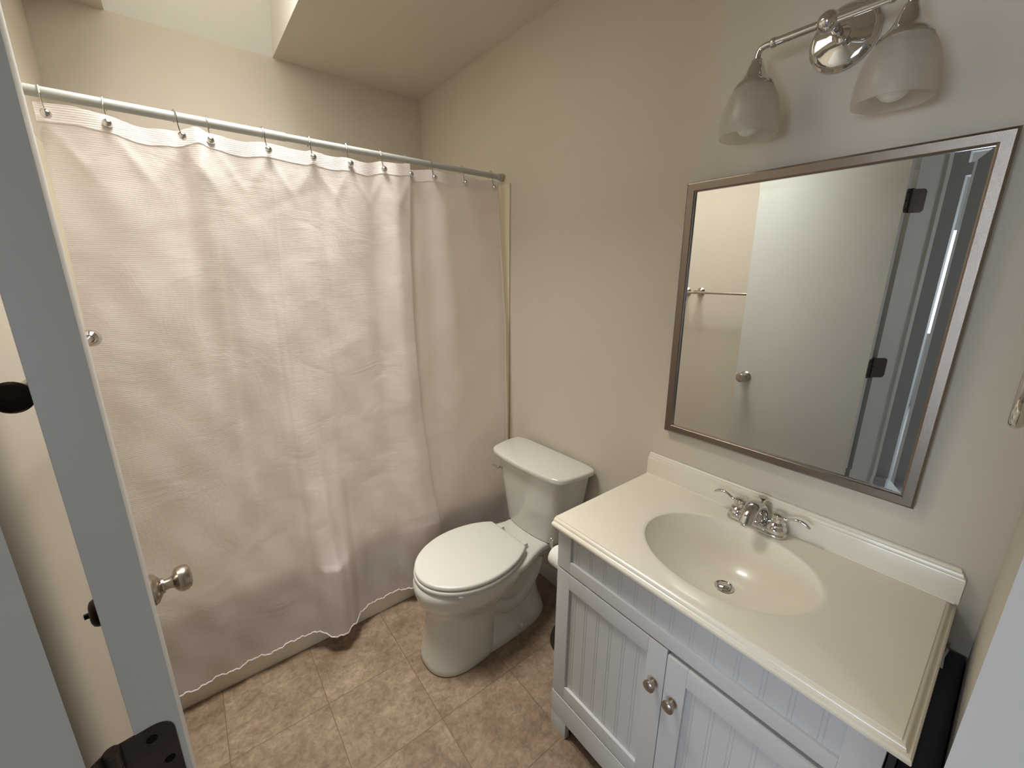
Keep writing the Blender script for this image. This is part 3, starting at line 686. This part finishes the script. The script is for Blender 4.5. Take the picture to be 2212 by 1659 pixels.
lathe(b, [(.026, .020), (.027, .024), (.024, .028), (.021, .036), (.018, .045), (.010, .055), (0, .058)], (.004, 0, 0), (0, 0, 1), 28)
lathe(b, [(.011, 0), (.0115, .006), (.010, .011), (.008, .012)], (-.082, 0, .043), (-.45, 0, -1), 20)
obj('spout', b, M['chrome'], FA, 60)
for s in (1, -1):
    c = (0, s*.0515, 0)
    b = NB(); lathe(b, [(.0265, .018), (.027, .0235), (.025, .0265), (.0225, .030), (.0215, .034), (.022, .0365), (.0185, .040), (.0155, .0425), (.0150, .047), (.0155, .052), (.0145, .056)], c, (0, 0, 1), 28); hb = obj('handle', b, M['chrome'], FA, 40)
    b = NB(); lathe(b, [(.0150, .056), (.0160, .060), (.0150, .064), (.010, .067), (0, .068)], c, (0, 0, 1), 28); obj('cap', b, M['chrome'], hb, 40)
    b = NB(); yy = lambda d: c[1]+s*d
    tube(b, spline([(0, yy(.008), .056), (0, yy(.022), .058), (.001, yy(.036), .064), (.002, yy(.050), .067), (.003, yy(.064), .064), (.003, yy(.077), .056)], 6), [.0055]*6+[.0045]*8+[.005]*6+[.0062]*7+[.0058]*2+[.0045]*2, 14, flat=.75); obj('lever', b, M['chrome'], hb, 60)
b = NB(); tube(b, [(.0225, 0, .02), (.0225, 0, .080)], .0028, 12); lathe(b, [(.003, .074), (.005, .078), (.010, .084), (.0120, .087), (.007, .0885), (0, .089)], (.0225, 0, 0), (0, 0, 1), 20); obj('lift_rod', b, M['chrome'], FA, 40)

# ------------------------------------------------------------------ mirror
MY0, MY1, MZ0, MZ1 = .089, .738, 1.013, 1.809
MR = thing('wall_mirror', 'rectangular mirror in a brushed metal frame above the vanity', 'mirror', (XM-.001, (MY0+MY1)/2, MZ0))
MR.rotation_euler = (0, R(-1.2), 0)
w2, hh = (MY1-MY0)/2, MZ1-MZ0
def rr_(g, x): return [(x, -w2+g, g), (x, w2-g, g), (x, w2-g, hh-g), (x, -w2+g, hh-g)]
b = NB(); loft(b, [rr_(0, 0), rr_(0, -.018), rr_(.0015, -.0205), rr_(.005, -.0215), rr_(.0225, -.0190), rr_(.0245, -.0175), rr_(.0275, -.0165), rr_(.0275, -.008), rr_(.0275, 0)], False, False)
obj('frame', b, M['frame'], MR, 20)
b = NB(); loft(b, [rr_(.0265, -.002), rr_(.0265, -.0113), rr_(.0265+.024, -.0107)], True, True); obj('glass', b, M['mirror'], MR, 1)

# ------------------------------------------------------------------ vanity light
LZ, LY = 2.058, .407
VL = thing('vanity_light', 'chrome two-lamp wall light with frosted glass shades above the mirror', 'wall light', (XM, LY, LZ+.01))
b = NB(); lathe(b, [(.066, 0), (.068, .004), (.067, .009), (.062, .013), (.060, .013), (.058, .0165), (.053, .0185), (.050, .019), (.030, .024), (.012, .027)], (0, 0, 0), (-1, 0, 0), 56); obj('back_plate', b, M['chrome'], VL, 25)
b = NB(); lathe(b, [(.016, .024), (.017, .029), (.013, .034), (.009, .038), (.0085, .095), (.012, .100), (.0135, .104)], (0, 0, 0), (-1, 0, 0), 28); sphere(b, (-.117, 0, -.004), .0205, 28, 18); obj('stem', b, M['chrome'], VL, 40)
b = NB(); tube(b, [(-.117, -.108, -.004), (-.117, .108, -.004)], .0085, 20)
for s in (1, -1): lathe(b, [(.0098, .100), (.0105, .103), (.0105, .108), (.0085, .111)], (-.117, 0, -.004), (0, s, 0), 20)
obj('bar', b, M['chrome'], VL, 40)
for s in (1, -1):
    y = s*.137
    b = NB(); tube(b, spline([(-.117, s*.106, -.004), (-.117, s*.122, -.004), (-.117, s*.133, -.009), (-.117, y, -.022), (-.117, y, -.036)], 6), .0068, 16)
    lathe(b, [(.0115, -.028), (.0125, -.031), (.0125, -.034), (.0155, -.038), (.0175, -.044), (.0200, -.052), (.0245, -.061), (.0310, -.070), (.0385, -.077), (.0430, -.083), (.0440, -.088), (.0415, -.0895)], (-.117, y, 0), (0, 0, 1), 36)
    arm = obj('lamp_arm', b, M['chrome'], VL, 40)
    b = NB()
    outer = [(.0390, -.084), (.047, -.094), (.0545, -.109), (.0602, -.127), (.0642, -.147), (.0660, -.166), (.0657, -.182), (.0648, -.193)]
    inner = [(r-.003, z) for r, z in outer][::-1]
    lathe(b, outer+inner, (-.117, y, 0), (0, 0, 1), 48, caps=False); obj('shade', b, M['shade'], arm, 60)
    b = NB(); lathe(b, [(.013, -.086), (.0135, -.105), (.016, -.118), (.024, -.136), (.029, -.152), (.0295, -.163), (.026, -.176), (.017, -.186), (.008, -.190), (0, -.191)], (-.117, y, 0), (0, 0, 1), 32); obj('bulb', b, M['bulb'], arm, 60)

# ------------------------------------------------------------------ towel ring on the front wall
t = thing('towel_ring', 'chrome towel ring at the far right edge of the photo', 'towel ring', (1.02, YD, 1.47))
b = NB(); lathe(b, [(.026, 0), (.027, .004), (.022, .009), (.010, .014), (.009, .040), (.012, .044), (.012, .054), (0, .057)], (0, 0, 0), (0, 1, 0), 24); obj('post', b, M['chrome'], t)
b = NB(); tube(b, [(.078*math.sin(a),   .048, -.078+.078*math.cos(a)) for a in [2*PI*i/48 for i in range(49)]], .009, 14, caps=False); obj('ring', b, M['chrome'], t)

# ------------------------------------------------------------------ paper roll and holder on the vanity side
hy = CY1; hx_, hz_ = .895, .602
t = thing('paper_holder', 'chrome toilet paper holder on the vanity side facing the toilet', 'paper holder', (hx_, hy, hz_))
b = NB(); lathe(b, [(.022, 0), (.022, .003), (.014, .008), (.007, .012), (.0055, .018)], (0, 0, 0), (0, 1, 0), 24); obj('rosette', b, M['chrome'], t)
b = NB(); tube(b, spline([(0, .012, 0), (0, .06, 0), (0, .112, 0), (0, .122, .004), (0, .125, .014), (0, .126, .030)], 5), .0045, 14); obj('arm', b, M['chrome'], t)
b = NB(); sphere(b, (0, .126, .035), .0072, 18, 12); obj('ball_tip', b, M['chrome'], t)
t = thing('toilet_paper_roll', 'white toilet paper roll peeking out behind the vanity side', 'toilet paper', (hx_, hy+.058, hz_-.013))
b = NB(); prof = [(.0175, -.050), (.031, -.050), (.0345, -.0475), (.035, -.045), (.035, .045), (.0345, .0475), (.031, .050), (.0175, .050), (.0175, -.050)]
lathe(b, prof, (0, 0, 0), (0, 1, 0), 48, caps=False); obj('tissue', b, M['paper'], t)

# ------------------------------------------------------------------ plunger behind the vanity, bin in the gap
t = thing('toilet_plunger', 'dark rounded plunger cup on the floor between toilet and vanity', 'plunger', (1.085, .975, 0))
b = NB(); lathe(b, [(.070, 0), (.074, .006), (.073, .020), (.068, .045), (.056, .070), (.036, .088), (.020, .096), (.016, .112), (0, .114)], (0, 0, 0), (0, 0, 1), 36); obj('rubber_cup', b, M['black'], t)
b = NB(); tube(b, [(0, 0, .10), (.02, -.03, .36)], .010, 16); obj('stick', b, M['wood'], t)
t = thing('slim_bin', 'dark navy slim bin tucked between vanity and right-hand wall', 'bin', (1.06, -.030, 0))
b = NB(); box(b, -.22, .22, -.027, .022, 0, .70, .004); obj('body', b, M['navy'], t)
b = NB(); tube(b, spline([(.14, .004, .699), (.165, .006, .712), (.19, .003, .716), (.215, .006, .703)], 6), .0028, 8); s_ = obj('cord_loop', b, M['paper'], t); s_['label'] = 'thin whitish cord'
